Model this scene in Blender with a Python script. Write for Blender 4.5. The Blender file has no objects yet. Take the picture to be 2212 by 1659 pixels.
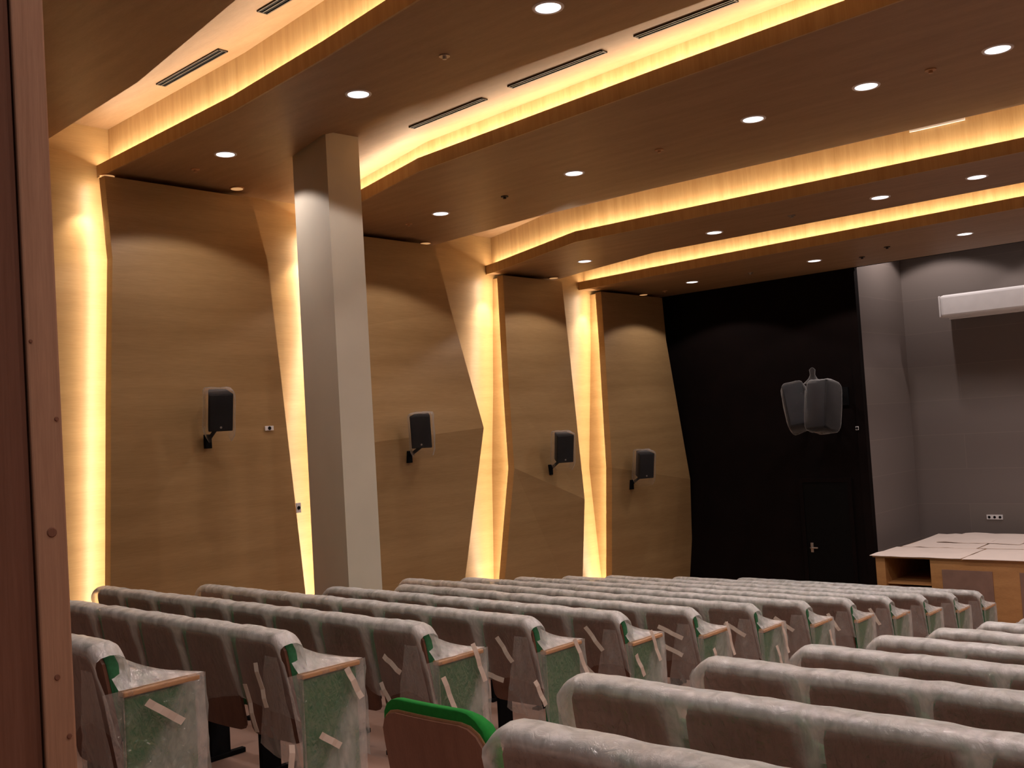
import bpy, bmesh, math, random
from mathutils import Vector, Matrix, noise
random.seed(7)
# ------------------------------------------------------------------ camera
FPX, CX, CY = 2218.0, 1106.0, 829.5
TH = math.radians(41.6); PI_ = math.atan((930.0-CY)/FPX); RO = math.atan(0.060)
EYE = Vector((0, 0, 1.72))
_f = Vector((-math.sin(TH)*math.cos(PI_), math.cos(TH)*math.cos(PI_), math.sin(PI_)))
_r = Vector((math.cos(TH), math.sin(TH), 0)); _u = _r.cross(_f)
CAMX = math.cos(RO)*_r - math.sin(RO)*_u
CAMY = math.sin(RO)*_r + math.cos(RO)*_u
cd = bpy.data.cameras.new('camera'); cam = bpy.data.objects.new('camera', cd)
bpy.context.scene.collection.objects.link(cam)
cd.sensor_fit = 'HORIZONTAL'; cd.sensor_width = 36; cd.lens = FPX/2212*36; cd.clip_start = 0.05
m = Matrix.Identity(4)
for i in range(3):
    m[i][0] = CAMX[i]; m[i][1] = CAMY[i]; m[i][2] = -_f[i]; m[i][3] = EYE[i]
cam.matrix_world = m
bpy.context.scene.camera = cam
sc = bpy.context.scene
# ------------------------------------------------------------------ world and exposure
w = bpy.data.worlds.new('world'); sc.world = w; w.use_nodes = True
w.node_tree.nodes['Background'].inputs[0].default_value = (1.0, .72, .5, 1)
w.node_tree.nodes['Background'].inputs[1].default_value = 0.0
sc.view_settings.view_transform = 'Standard'; sc.view_settings.look = 'None'
sc.view_settings.exposure = 0.0; sc.view_settings.gamma = 1.0
LED_COL = (1.0, .80, .58); DOWN_COL = (1.0, .87, .84)
E_COVE, E_STRIP, E_DOWN = 8.5, 8.0, 68.0

def at(px, py, X=None, Y=None, Z=None):
    """a point of the photograph carried onto a real plane of the room"""
    d = CAMX*((px-CX)/FPX) + CAMY*(-(py-CY)/FPX) + _f
    if X is not None: t = (X-EYE.x)/d.x
    elif Y is not None: t = (Y-EYE.y)/d.y
    else: t = (Z-EYE.z)/d.z
    return EYE + d*t
C = bpy.context.scene.collection
# ------------------------------------------------------------------ helpers
def tag(o, label=None, cat=None, group=None, kind=None):
    if label: o['label'] = label
    if cat: o['category'] = cat
    if group: o['group'] = group
    if kind: o['kind'] = kind
    return o
def empty(name, loc, rz=0.0, label=None, cat=None, group=None):
    o = bpy.data.objects.new(name, None); C.objects.link(o); o.empty_display_size = .1
    o.location = loc; o.rotation_euler = (0, 0, rz)
    return tag(o, label, cat, group)
def mesh(name, verts, faces, mat, parent=None, smooth=False, loc=None):
    me = bpy.data.meshes.new(name); me.from_pydata([tuple(v) for v in verts], [], faces); me.validate()
    me.materials.append(mat)
    if smooth:
        for p in me.polygons: p.use_smooth = True
    o = bpy.data.objects.new(name, me); C.objects.link(o)
    if parent: o.parent = parent
    if loc: o.location = loc
    return o
def fix(o):
    b = bmesh.new(); b.from_mesh(o.data); bmesh.ops.recalc_face_normals(b, faces=b.faces); b.to_mesh(o.data); b.free(); return o
class B:
    """collects shapes into one mesh"""
    def __init__(s): s.b = bmesh.new()
    def box(s, x0, x1, y0, y1, z0, z1, bev=0.0, seg=2, M=None):
        t = bmesh.new(); bmesh.ops.create_cube(t, size=1)
        for v in t.verts: v.co = Vector(((x0+x1)/2+v.co.x*(x1-x0), (y0+y1)/2+v.co.y*(y1-y0), (z0+z1)/2+v.co.z*(z1-z0)))
        if bev: bmesh.ops.bevel(t, geom=t.edges[:], offset=bev, segments=seg, profile=.5, affect='EDGES')
        if M: t.transform(M)
        s._add(t); return s
    def cyl(s, p, r, h, seg=24, M=None, r2=None):
        t = bmesh.new(); bmesh.ops.create_cone(t, cap_ends=True, segments=seg, radius1=r, radius2=r if r2 is None else r2, depth=h)
        if M: t.transform(M)
        bmesh.ops.translate(t, verts=t.verts, vec=p); s._add(t); return s
    def poly(s, verts, faces):
        vs = [s.b.verts.new(v) for v in verts]
        for f in faces: s.b.faces.new([vs[i] for i in f])
        return s
    def _add(s, t):
        me = bpy.data.meshes.new('t'); t.to_mesh(me); t.free(); s.b.from_mesh(me); bpy.data.meshes.remove(me)
    def build(s, name, mat, parent=None, loc=None, smooth=False):
        me = bpy.data.meshes.new(name); s.b.to_mesh(me); s.b.free(); me.materials.append(mat)
        if smooth:
            for p in me.polygons: p.use_smooth = True
        o = bpy.data.objects.new(name, me); C.objects.link(o)
        if parent: o.parent = parent
        if loc: o.location = loc
        return o
def copy_tree(o, parent=None):
    c = o.copy(); C.objects.link(c); c.parent = parent
    for ch in list(o.children): copy_tree(ch, c)
    return c
# ------------------------------------------------------------------ materials
def newmat(name):
    m = bpy.data.materials.new(name); m.use_nodes = True
    n = m.node_tree.nodes; return m, n, m.node_tree.links, n['Principled BSDF']
def plain(name, col, rough=.6, var=.12, scale=6.0, metal=0.0, bump=0.0):
    m, n, l, p = newmat(name)
    tc = n.new('ShaderNodeTexCoord'); nz = n.new('ShaderNodeTexNoise'); nz.inputs['Scale'].default_value = scale; nz.inputs['Detail'].default_value = 5
    l.new(tc.outputs['Object'], nz.inputs['Vector'])
    r = n.new('ShaderNodeValToRGB'); r.color_ramp.elements[0].position = .3; r.color_ramp.elements[1].position = .7
    r.color_ramp.elements[0].color = (*[c*(1-var) for c in col], 1); r.color_ramp.elements[1].color = (*[min(1, c*(1+var)) for c in col], 1)
    l.new(nz.outputs['Fac'], r.inputs['Fac']); l.new(r.outputs['Color'], p.inputs['Base Color'])
    p.inputs['Roughness'].default_value = rough; p.inputs['Metallic'].default_value = metal
    if bump:
        b = n.new('ShaderNodeBump'); b.inputs['Strength'].default_value = bump; b.inputs['Distance'].default_value = .01
        n2 = n.new('ShaderNodeTexNoise'); n2.inputs['Scale'].default_value = scale*25; l.new(tc.outputs['Object'], n2.inputs['Vector'])
        l.new(n2.outputs['Fac'], b.inputs['Height']); l.new(b.outputs['Normal'], p.inputs['Normal'])
    return m
def wood(name, c1, c2, stretch, fine=40.0, rough=.42, band=None):
    """straight grained veneer; stretch = xyz scale of the grain noise"""
    m, n, l, p = newmat(name)
    tc = n.new('ShaderNodeTexCoord')
    mp = n.new('ShaderNodeMapping'); mp.inputs['Scale'].default_value = stretch; l.new(tc.outputs['Object'], mp.inputs['Vector'])
    a = n.new('ShaderNodeTexNoise'); a.inputs['Scale'].default_value = 1.0; a.inputs['Detail'].default_value = 3; l.new(mp.outputs['Vector'], a.inputs['Vector'])
    b = n.new('ShaderNodeTexNoise'); b.inputs['Scale'].default_value = fine/4; b.inputs['Detail'].default_value = 6; b.inputs['Roughness'].default_value = .65
    l.new(mp.outputs['Vector'], b.inputs['Vector'])
    mx = n.new('ShaderNodeMath'); mx.operation = 'MULTIPLY_ADD'; mx.inputs[1].default_value = .55; l.new(a.outputs['Fac'], mx.inputs[0])
    m2 = n.new('ShaderNodeMath'); m2.operation = 'MULTIPLY'; m2.inputs[1].default_value = .45; l.new(b.outputs['Fac'], m2.inputs[0]); l.new(m2.outputs[0], mx.inputs[2])
    r = n.new('ShaderNodeValToRGB'); r.color_ramp.elements[0].position = .36; r.color_ramp.elements[1].position = .64
    r.color_ramp.elements[0].color = (*c1, 1); r.color_ramp.elements[1].color = (*c2, 1)
    l.new(mx.outputs[0], r.inputs['Fac']); l.new(r.outputs['Color'], p.inputs['Base Color'])
    p.inputs['Roughness'].default_value = rough
    bp = n.new('ShaderNodeBump'); bp.inputs['Strength'].default_value = .05; bp.inputs['Distance'].default_value = .004
    l.new(b.outputs['Fac'], bp.inputs['Height']); l.new(bp.outputs['Normal'], p.inputs['Normal'])
    return m
def glow(name, col, s):
    m, n, l, p = newmat(name); n.remove(p)
    e = n.new('ShaderNodeEmission'); e.inputs[0].default_value = (*col, 1); e.inputs[1].default_value = s
    l.new(e.outputs[0], n['Material Output'].inputs[0]); return m
def film(name, col=(.80, .82, .78), gain=1.0, rough=.14, edge=.4, gloss=.16, const=None):
    """thin crinkled polythene: clear where it lies smooth, milky where folded (attribute 'fold') or seen edge on"""
    m, n, l, p = newmat(name); n.remove(p)
    def math_(op, a, b, c=None):
        q = n.new('ShaderNodeMath'); q.operation = op
        for k, x in enumerate((a, b, c)):
            if x is None: continue
            if hasattr(x, 'links'): l.new(x, q.inputs[k])
            else: q.inputs[k].default_value = x
        return q.outputs[0]
    tc = n.new('ShaderNodeTexCoord')
    mp = n.new('ShaderNodeMapping'); mp.inputs['Scale'].default_value = (1, 1, .5); l.new(tc.outputs['Object'], mp.inputs['Vector'])
    nz = n.new('ShaderNodeTexNoise'); nz.inputs['Scale'].default_value = 7; nz.inputs['Detail'].default_value = 6; nz.inputs['Distortion'].default_value = 1.6
    l.new(mp.outputs['Vector'], nz.inputs['Vector'])
    cr = n.new('ShaderNodeTexNoise'); cr.inputs['Scale'].default_value = 22; cr.inputs['Detail'].default_value = 4; cr.inputs['Distortion'].default_value = 2.5
    l.new(mp.outputs['Vector'], cr.inputs['Vector'])
    b = n.new('ShaderNodeBump'); b.inputs['Strength'].default_value = 1.0; b.inputs['Distance'].default_value = .016
    l.new(cr.outputs['Fac'], b.inputs['Height'])
    rg = n.new('ShaderNodeMapRange'); rg.inputs[1].default_value = .35; rg.inputs[2].default_value = .65; rg.inputs[3].default_value = .65; rg.inputs[4].default_value = 1.3
    l.new(nz.outputs['Fac'], rg.inputs[0])
    if const is None:
        at_ = n.new('ShaderNodeAttribute'); at_.attribute_name = 'fold'; src = at_.outputs['Fac']
    else: src = const
    lw = n.new('ShaderNodeLayerWeight'); lw.inputs[0].default_value = .5
    f2 = math_('POWER', lw.outputs['Facing'], 2.5)
    base = math_('MULTIPLY', rg.outputs[0], src); base = math_('MULTIPLY', base, gain)
    op = n.new('ShaderNodeMath'); op.operation = 'MULTIPLY_ADD'; op.use_clamp = True
    l.new(f2, op.inputs[0]); op.inputs[1].default_value = edge; l.new(base, op.inputs[2])
    d = n.new('ShaderNodeBsdfDiffuse'); d.inputs[0].default_value = (*col, 1)
    t = n.new('ShaderNodeBsdfTranslucent'); t.inputs[0].default_value = (*col, 1)
    g = n.new('ShaderNodeBsdfGlossy'); g.inputs[0].default_value = (1, 1, 1, 1); g.inputs['Roughness'].default_value = rough
    l.new(b.outputs['Normal'], g.inputs['Normal'])
    m1 = n.new('ShaderNodeMixShader'); m1.inputs[0].default_value = .35; l.new(d.outputs[0], m1.inputs[1]); l.new(t.outputs[0], m1.inputs[2])
    tr = n.new('ShaderNodeBsdfTransparent')
    m3 = n.new('ShaderNodeMixShader'); l.new(op.outputs[0], m3.inputs[0]); l.new(tr.outputs[0], m3.inputs[1]); l.new(m1.outputs[0], m3.inputs[2])
    m4 = n.new('ShaderNodeMixShader'); m4.inputs[0].default_value = gloss*.5; l.new(m3.outputs[0], m4.inputs[1]); l.new(g.outputs[0], m4.inputs[2])
    l.new(m4.outputs[0], n['Material Output'].inputs[0]); return m
WA, WB = (.40, .235, .095), (.50, .31, .14)
M = dict(
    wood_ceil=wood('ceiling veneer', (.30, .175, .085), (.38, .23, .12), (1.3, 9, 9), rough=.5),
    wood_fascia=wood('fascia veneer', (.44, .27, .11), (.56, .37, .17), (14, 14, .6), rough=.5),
    wood_wall=wood('wall veneer', (.36, .219, .09), (.45, .286, .125), (1.2, .5, 7), rough=.4),
    shell=wood('seat back veneer', (.14, .058, .038), (.20, .088, .056), (22, 22, 1.5), rough=.38),
    shell_bare=wood('bare seat back veneer', (.24, .105, .065), (.32, .15, .095), (22, 22, 1.5), rough=.38),
    rim=wood('armrest wood', (.50, .27, .13), (.66, .38, .20), (20, 3, 20), rough=.4),
    desk=wood('desk veneer', (.42, .20, .07), (.56, .29, .11), (2, 10, 9), rough=.45),
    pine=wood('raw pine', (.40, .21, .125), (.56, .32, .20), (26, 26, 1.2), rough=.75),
    pine_dark=wood('raw pine shade and knots', (.22, .09, .05), (.30, .13, .08), (26, 26, 1.2), rough=.8),  # darker copy of the pine: painted shade of the left face, also knots
    green=plain('green fabric', (.035, .19, .075), .9, .15, 60, bump=.3),
    bright_green=plain('bare green fabric', (.01, .30, .035), .9, .1, 60, bump=.3),
    black=plain('black plastic', (.006, .006, .007), .7),
    grille=plain('speaker grille', (.010, .011, .014), .6, .3, 200),
    column=plain('cream paint', (.66, .60, .47), .7, .03, 2),
    dark_wall=plain('black brown wall cloth', (.0055, .0025, .002), .9, .2, 3),
    door=plain('black door paint', (.0025, .002, .002), .6),
    grey_wall=plain('grey stage wall', (.20, .165, .145), .7, .05, 3),
    floor=plain('floor covering', (.34, .21, .155), .7, .08, 3),
    white=plain('white enamel', (.86, .83, .82), .5, .03),
    card=plain('pale protective board', (.80, .68, .60), .8, .04, 3),
    slot=plain('slot diffuser metal', (.035, .024, .018), .5),
    metal=plain('brushed metal', (.55, .52, .5), .35, metal=.9),
    tape=plain('masking tape', (.74, .62, .52), .8, .05, 20),
    lamp=glow('lit downlight lens', (1.0, .93, .95), 2.6),
    film=film('plastic sheet', (.88, .88, .85), 1.0, .15, .24, .40),
    film_clear=film('clear plastic bag', (.7, .68, .66), .10, .12, .5, .03, .3),
    plaster=plain('plain wall paint', (.12, .07, .045), .8, .05, 2),
)
for k_ in ('dark_wall', 'door', 'black', 'grille'): M[k_].node_tree.nodes['Principled BSDF'].inputs['Specular IOR Level'].default_value = .12
# course lines on the grey stage wall
def courses(m):
    n, l = m.node_tree.nodes, m.node_tree.links; p = n['Principled BSDF']
    tc = n.new('ShaderNodeTexCoord'); mp = n.new('ShaderNodeMapping'); mp.inputs['Rotation'].default_value = (math.pi/2, 0, 0)
    l.new(tc.outputs['Object'], mp.inputs['Vector'])
    br = n.new('ShaderNodeTexBrick'); br.inputs['Scale'].default_value = 1; br.inputs['Brick Width'].default_value = 2.4; br.inputs['Row Height'].default_value = .6
    br.inputs['Mortar Size'].default_value = .006; br.inputs['Color1'].default_value = (.20, .165, .145, 1); br.inputs['Color2'].default_value = (.185, .15, .135, 1); br.inputs['Mortar'].default_value = (.225, .185, .162, 1)
    l.new(mp.outputs['Vector'], br.inputs['Vector']); l.new(br.outputs['Color'], p.inputs['Base Color'])
courses(M['grey_wall'])
# ------------------------------------------------------------------ lights
def area(name, p0, p1, width, energy, col, aim):
    """long thin lamp from p0 to p1 that shines towards aim"""
    p0, p1 = Vector(p0), Vector(p1); L = (p1-p0).length
    d = bpy.data.lights.new(name, 'AREA'); d.shape = 'RECTANGLE'; d.size = L; d.size_y = width; d.energy = energy; d.color = col
    o = bpy.data.objects.new(name, d); C.objects.link(o)
    x = (p1-p0).normalized(); z = -Vector(aim).normalized(); z = (z - x*z.dot(x)).normalized(); y = z.cross(x)
    mm = Matrix.Identity(4)
    for i in range(3): mm[i][0] = x[i]; mm[i][1] = y[i]; mm[i][2] = z[i]; mm[i][3] = ((p0+p1)/2)[i]
    o.matrix_world = mm; return o
def spot(name, p, aim, energy, col, deg, blend=.25, r=.04):
    d = bpy.data.lights.new(name, 'SPOT'); d.energy = energy; d.color = col; d.spot_size = math.radians(deg); d.spot_blend = blend; d.shadow_soft_size = r
    o = bpy.data.objects.new(name, d); C.objects.link(o); o.location = p
    o.rotation_euler = Vector(aim).to_track_quat('-Z', 'Y').to_euler(); return o

# ------------------------------------------------------------------ room: stepped floor
E0 = EYE.z
ROW0, PITCH, RISE = 2.20, .982, .1335
def rowY(n): return ROW0 + PITCH*n          # top of the seat backs of row n
def floorz(n): return -RISE*max(0, min(n, 12))
def floor_at(y): return floorz(math.floor((y-(ROW0-.22))/PITCH))
XL, XR, YB, YS, YF = -10.95, 8.0, -3.2, 16.35, 18.4
vs, fs = [], []
def quad(a, b, c, d):
    i = len(vs); vs.extend([a, b, c, d]); fs.append((i, i+1, i+2, i+3))
y = YB; z = 0.0
for n in range(1, 13):
    ny = rowY(n)-.22; nz = floorz(n)
    quad((XL, y, z), (XR, y, z), (XR, ny, z), (XL, ny, z)); quad((XL, ny, z), (XR, ny, z), (XR, ny, nz), (XL, ny, nz)); y, z = ny, nz
quad((XL, y, z), (XR, y, z), (XR, YF+.3, z), (XL, YF+.3, z))
ZF = z
tag(mesh('floor', vs, fs, M['floor']), kind='structure')

# ------------------------------------------------------------------ room: ceiling slabs and coves
def lerp_poly(poly, x):
    for (x0, y0), (x1, y1) in zip(poly, poly[1:]):
        if x <= x1 or (x1, y1) == poly[-1]:
            return y0+(y1-y0)*(x-x0)/(x1-x0)
S0F = [(-10.95, 4.86), (-8.49, 4.71), (-6.45, 4.40), (8, 2.3)]
S1N = [(-10.95, 5.44), (-7.89, 5.30), (-6.34, 5.13), (-5.07, 4.95), (8, 3.1)]
S1F = [(-10.95, 7.34), (-10.3, 7.12), (-8.93, 6.66), (-8.0, 6.40), (-7.75, 6.47), (-3.82, 6.56), (3, 6.45), (8, 6.2)]
S2N = [(-10.95, 8.3), (-9.15, 7.79), (-7.68, 7.38), (-4.57, 7.13), (-2.46, 6.99), (3, 6.7), (8, 6.4)]
S2F = [(-10.95, 10.45), (-8.53, 10.22), (-6.64, 10.21), (-2.61, 10.38), (8, 10.6)]
S3N = [(-10.95, 11.72), (-10.4, 11.55), (-8.25, 10.72), (-7.03, 10.76), (-2.78, 10.92), (8, 11.1)]
S3F = [(-10.95, 13.3), (-9.85, 12.92), (-8.17, 12.45), (-3.2, 12.47), (8, 12.5)]
S4N = [(-10.95, 14.0), (-9.14, 13.82), (-3.49, 13.51), (8, 13.3)]
S4F = [(-10.95, YS), (8, YS)]
Z1, Z2, Z3, Z4, Z0 = E0+3.05, E0+2.76, E0+2.44, E0+2.34, E0+3.35
R1, R2, R3, R4 = E0+3.62, E0+3.10, E0+3.03, E0+2.85
LIP, SET = .14, .15
SLABS = [(S1N, S1F, Z1, R1, R2), (S2N, S2F, Z2, R2, R3), (S3N, S3F, Z3, R3, R4), (S4N, S4F, Z4, R4, Z4+.5)]
def strip(polyA, za, polyB, zb, name, mat, offA=0, offB=0):
    xs = sorted({p[0] for p in polyA} | {p[0] for p in polyB}); v, f = [], []
    for x in xs:
        v += [(x, lerp_poly(polyA, x)+offA, za), (x, lerp_poly(polyB, x)+offB, zb)]
    for i in range(len(xs)-1): f.append((2*i, 2*i+2, 2*i+3, 2*i+1))
    return tag(mesh(name, v, f, mat), kind='structure')
for k, (N, Fp, zb, zr, zn) in enumerate(SLABS):
    xs = sorted({p[0] for p in N} | {p[0] for p in Fp})
    v, f = [], []
    for x in xs:
        a, b = lerp_poly(N, x), lerp_poly(Fp, x)
        v += [(x, a, zb), (x, a+.02, zb), (x, b, zb), (x, b, zn), (x, a+SET+.05, zn)]
    for i in range(len(xs)-1):
        q = 5*i
        f += [(q+1, q+2, q+7, q+6), (q+2, q+3, q+8, q+7)]
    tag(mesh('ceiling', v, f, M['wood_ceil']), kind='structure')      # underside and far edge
    v, f = [], []
    for x in xs:
        a = lerp_poly(N, x)
        v += [(x, a+.02, zb), (x, a, zb), (x, a, zb+LIP), (x, a+.015, zb+LIP-.045), (x, a+SET, zb+LIP-.06), (x, a+SET, zr)]
    for i in range(len(xs)-1):
        q = 6*i
        for j in range(5): f.append((q+j, q+j+1, q+j+7, q+j+6))
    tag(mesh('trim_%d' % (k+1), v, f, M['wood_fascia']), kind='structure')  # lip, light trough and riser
strip([(-10.95, YB), (8, YB)], Z0, S0F, Z0, 'ceiling', M['wood_ceil'])
strip(S0F, Z0, S0F, R1, 'trim_5', M['wood_fascia'])
strip(S0F, R1, S1N, R1, 'ceiling', M['wood_ceil'], 0, SET)
strip(S1F, R2, S2N, R2, 'ceiling', M['wood_ceil'], 0, SET)
strip(S2F, R3, S3N, R3, 'ceiling', M['wood_ceil'], 0, SET)
strip(S3F, R4, S4N, R4, 'ceiling', M['wood_ceil'], 0, SET)
# LED lines in the troughs
for k, (N, Fp, zb, zr, zn) in enumerate(SLABS):
    xs = [p for p in N if p[0] < 8] + [(8, N[-1][1])]
    pts = [(max(p[0], -10.7), lerp_poly(N, max(p[0], -10.7))) for p in xs]
    for (x0, y0), (x1, y1) in zip(pts, pts[1:]):
        L = math.hypot(x1-x0, y1-y0)
        area('cove_strip', (x0, y0+.055, zb+LIP-.018), (x1, y1+.055, zb+LIP-.018), .024, E_COVE*(.85, .85, .6, .6)[k]*L, LED_COL, (0, .15, 1))

# ------------------------------------------------------------------ left wall: recess back, four folded panels
XP, XBK = -10.40, -10.75
tag(B().box(XBK-.2, XBK, YB, YS, ZF-.3, E0+3.7).build('wall_left', M['wood_wall']), kind='structure')
def fl(p):   # carry an edge on down to the floor
    a, b = p
    zf = floor_at(b.y)-.01; t = (zf-a.z)/(b.z-a.z); return a+(b-a)*t
def panel(rows, Ztop, top=.06):
    """rows: list of (left point, right point) from top to bottom"""
    rows = [(a.copy(), b.copy()) for a, b in rows]
    for p in rows[0]: p.z = Ztop-top
    la = fl((rows[-2][0], rows[-1][0])); rb = fl((rows[-2][1], rows[-1][1]))
    zlow = min(la.z, rb.z); la.z = rb.z = zlow
    rows[-1] = (la, rb)
    v, f = [], []
    T = Vector((-.12, 0, 0))
    for a, b in rows: v += [a, b, b+T, a+T]
    n = len(rows)
    for i in range(n-1):
        q = 4*i
        f += [(q, q+1, q+5, q+4), (q+1, q+2, q+6, q+5), (q+2, q+3, q+7, q+6), (q+3, q, q+4, q+7)]
    f += [(0, 3, 2, 1), (4*n-4, 4*n-3, 4*n-2, 4*n-1)]
    o = fix(mesh('wall_left', v, f, M['wood_wall'])); tag(o, kind='structure')
    # carcass behind the face, set back from its edges so the lamps can hide there
    v, f = [], []
    for a, b in rows:
        v += [Vector((a.x-.118, a.y+SET, a.z)), Vector((b.x-.118, b.y-.12, b.z)), Vector((XBK-.02, b.y-.12, b.z)), Vector((XBK-.02, a.y+SET, a.z))]
    for i in range(n-1):
        q = 4*i
        f += [(q+1, q+2, q+6, q+5), (q+3, q, q+4, q+7)]
    tag(fix(mesh('wall_left', v, f, M['wood_wall'])), kind='structure')
    return rows
XC = -10.16
def P(x, y, X=XP): return at(x, y, X=X)
p1 = panel([(P(226, 386), P(541, 415)), (P(243, 557), P(578, 565)), (P(240, 850), P(611, 850)), (P(237, 1255), P(645, 1150)),], Z1)
zc2 = P(815, 960, XC).z
p0 = panel([(Vector((XP, YB, Z0)), Vector((XP, 4.55, Z0))), (Vector((XP, YB, 1)), Vector((XP, 4.6, 1))), (Vector((XP, YB, .5)), Vector((XP, 4.6, .5)))], Z0)
p2 = panel([(Vector((XP, 8.2, Z2)), P(939, 533)), (Vector((XP, 8.2, E0+1.4)), P(975, 673)), (Vector((XC, 8.1, zc2)), P(1045, 924, XC)), (Vector((XP, 8.05, E0-2)), P(1006, 1240))], Z2)
p3 = panel([(P(1086, 593), P(1213, 605)), (P(1100, 847, -10.28), P(1230, 760, -10.3)), (P(1111, 1011, XC), P(1263, 1078, XC)), (P(1088, 1242), P(1259, 1237))], Z3)
p4 = panel([(P(1298, 630), P(1430, 642)), (P(1306, 740, -10.34), P(1439, 736, -10.34)), (P(1322, 1010, XC), P(1491, 1035, XC)), (P(1322, 1237), P(1497, 1240))], Z4)
# lamps behind the near edge of every panel, washing the recess
for rows, zt, e in ((p1, Z1, .7), (p2, Z2, 1.0), (p3, Z3, .9), (p4, Z4, .9)):
    for (a, _), (b, _) in zip(rows, rows[1:]):
        a2 = Vector((a.x-.14, a.y+.045, a.z)); b2 = Vector((b.x-.14, b.y+.045, b.z))
        area('recess_strip', a2, b2, .03, E_STRIP*(a2-b2).length*e, LED_COL, (-1, -.25, 0))
    t = rows[0][0]; bt = rows[-1][0]
    spot('recess_spot', (t.x-.15, t.y-.02, zt-.30), (-.30, -.22, -1), 45*e, LED_COL, 86, 1.0, .03)
    spot('recess_spot', (bt.x-.15, bt.y-.02, bt.z+.25), (-.30, -.22, 1), 45*e, LED_COL, 86, 1.0, .03)

# ------------------------------------------------------------------ column, black wall, stage wall
ca = [(-8.92, 6.71), (-8.02, 6.45), (-7.98, 6.84), (-8.82, 7.11)]
zf = floor_at(6.6)
v = [(x, y, zf) for x, y in ca]+[(x, y, R2) for x, y in ca]
tag(fix(mesh('column', v, [(0, 1, 2, 3), (4, 5, 6, 7)]+[(i, (i+1) % 4, (i+1) % 4+4, i+4) for i in range(4)], M['column'])),
    'tall cream painted square column rising between the wall panels behind the seats', 'column')
XD = -6.88
tag(B().box(XL, XD, YS, YS+.15, ZF, Z4).build('wall_front', M['dark_wall']), kind='structure')
tag(B().box(XD-.12, XD+.02, YS-.03, YS+.02, ZF, Z4-.02).build('trim_6', M['dark_wall']), kind='structure')
tag(B().box(XD-.15, XD, YS+.15, YF, ZF, E0+3.3).build('wall_stage', M['grey_wall']), kind='structure')
tag(B().box(XD-.15, XR, YF, YF+.15, ZF, E0+3.3).build('wall_stage', M['grey_wall']), kind='structure')
tag(B().box(XD, XR, YS, YS+.06, Z4-.0, E0+3.3).build('wall_front', M['dark_wall']), kind='structure')
tag(B().box(XD-.2, XR, YS, YF+.2, E0+3.3, E0+3.4).build('ceiling', M['dark_wall']), kind='structure')
tag(B().box(XR, XR+.15, YB, YF, ZF, E0+3.7).build('wall_right', M['plaster']), kind='structure')
tag(B().box(XL, XR, YB-.15, YB, 0, E0+3.7).build('wall_back', M['plaster']), kind='structure')
# door in the black wall
a = at(1736, 1042, Y=YS); b = at(1832, 1042, Y=YS)
dz = a.z
d = B().box(a.x, b.x, YS-.035, YS-.001, ZF+.005, dz).build('door_1', M['door']); tag(d, kind='structure')
fr = B(); fr.box(a.x-.07, a.x, YS-.05, YS-.001, ZF+.005, dz+.07); fr.box(b.x, b.x+.07, YS-.05, YS-.001, ZF+.005, dz+.07); fr.box(a.x, b.x, YS-.05, YS-.001, dz, dz+.07)
fr.build('door_frame', M['dark_wall'], d)
h = at(1757, 1182, Y=YS)
hb = B(); hb.box(h.x-.025, h.x+.025, YS-.045, YS-.035, h.z-.08, h.z+.08, .004); hb.box(h.x-.02, h.x+.12, YS-.09, YS-.07, h.z-.012, h.z+.012, .005); hb.box(h.x-.012, h.x+.012, YS-.09, YS-.04, h.z-.012, h.z+.012)
hb.build('door_handle', M['metal'], d)

# ------------------------------------------------------------------ downlights
ORDW_ = ['first', 'second', 'third', 'fourth', 'fifth']
ORD = ['nearest', 'second', 'third', 'fourth', 'fifth', 'sixth', 'seventh', 'eighth', 'ninth', 'tenth', 'eleventh', 'twelfth', 'thirteenth']
def downlight(x, y, z, lab):
    t = empty('downlight', (x, y, z), 0, lab, 'ceiling light', 'round recessed ceiling downlights')
    n = 28; v, f = [], []
    for r, zz in ((.118, -.001), (.114, -.008), (.098, -.008), (.092, -.002), (.088, .0)):
        v += [(r*math.cos(2*math.pi*i/n), r*math.sin(2*math.pi*i/n), zz) for i in range(n)]
    for j in range(4):
        for i in range(n): f.append((j*n+i, j*n+(i+1) % n, (j+1)*n+(i+1) % n, (j+1)*n+i))
    mesh('trim_ring', v, f, M['white'], t, True)
    B().cyl((0, 0, -.004), .091, .006, 28).build('lens', M['lamp'], t)
    spot('downlight_lamp', (x, y, z-.03), (0, 0, -1), E_DOWN, DOWN_COL, 131, .16, .05)
DL = [(3.05, 'dark band past the leftmost cove', [(487, 333), (774, 203), (1184, 16)]),
      (2.76, 'broad middle band', [(952, 461), (1240, 374), (1627, 257), (1871, 186), (2155, 106)]),
      (2.44, 'narrow third band', [(1263, 564), (1543, 502), (1901, 426), (2110, 382)]),
      (2.34, 'last band before the stage', [(1495, 609), (1759, 563), (2084, 505)])]
for zz, bn, pts in DL:
    for i, (x, y) in enumerate(pts):
        p = at(x, y, Z=E0+zz)
        downlight(p.x, p.y, p.z, '%s downlight from the left wall in the %s' % ('first' if i == 0 else ORD[i], bn))
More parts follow.
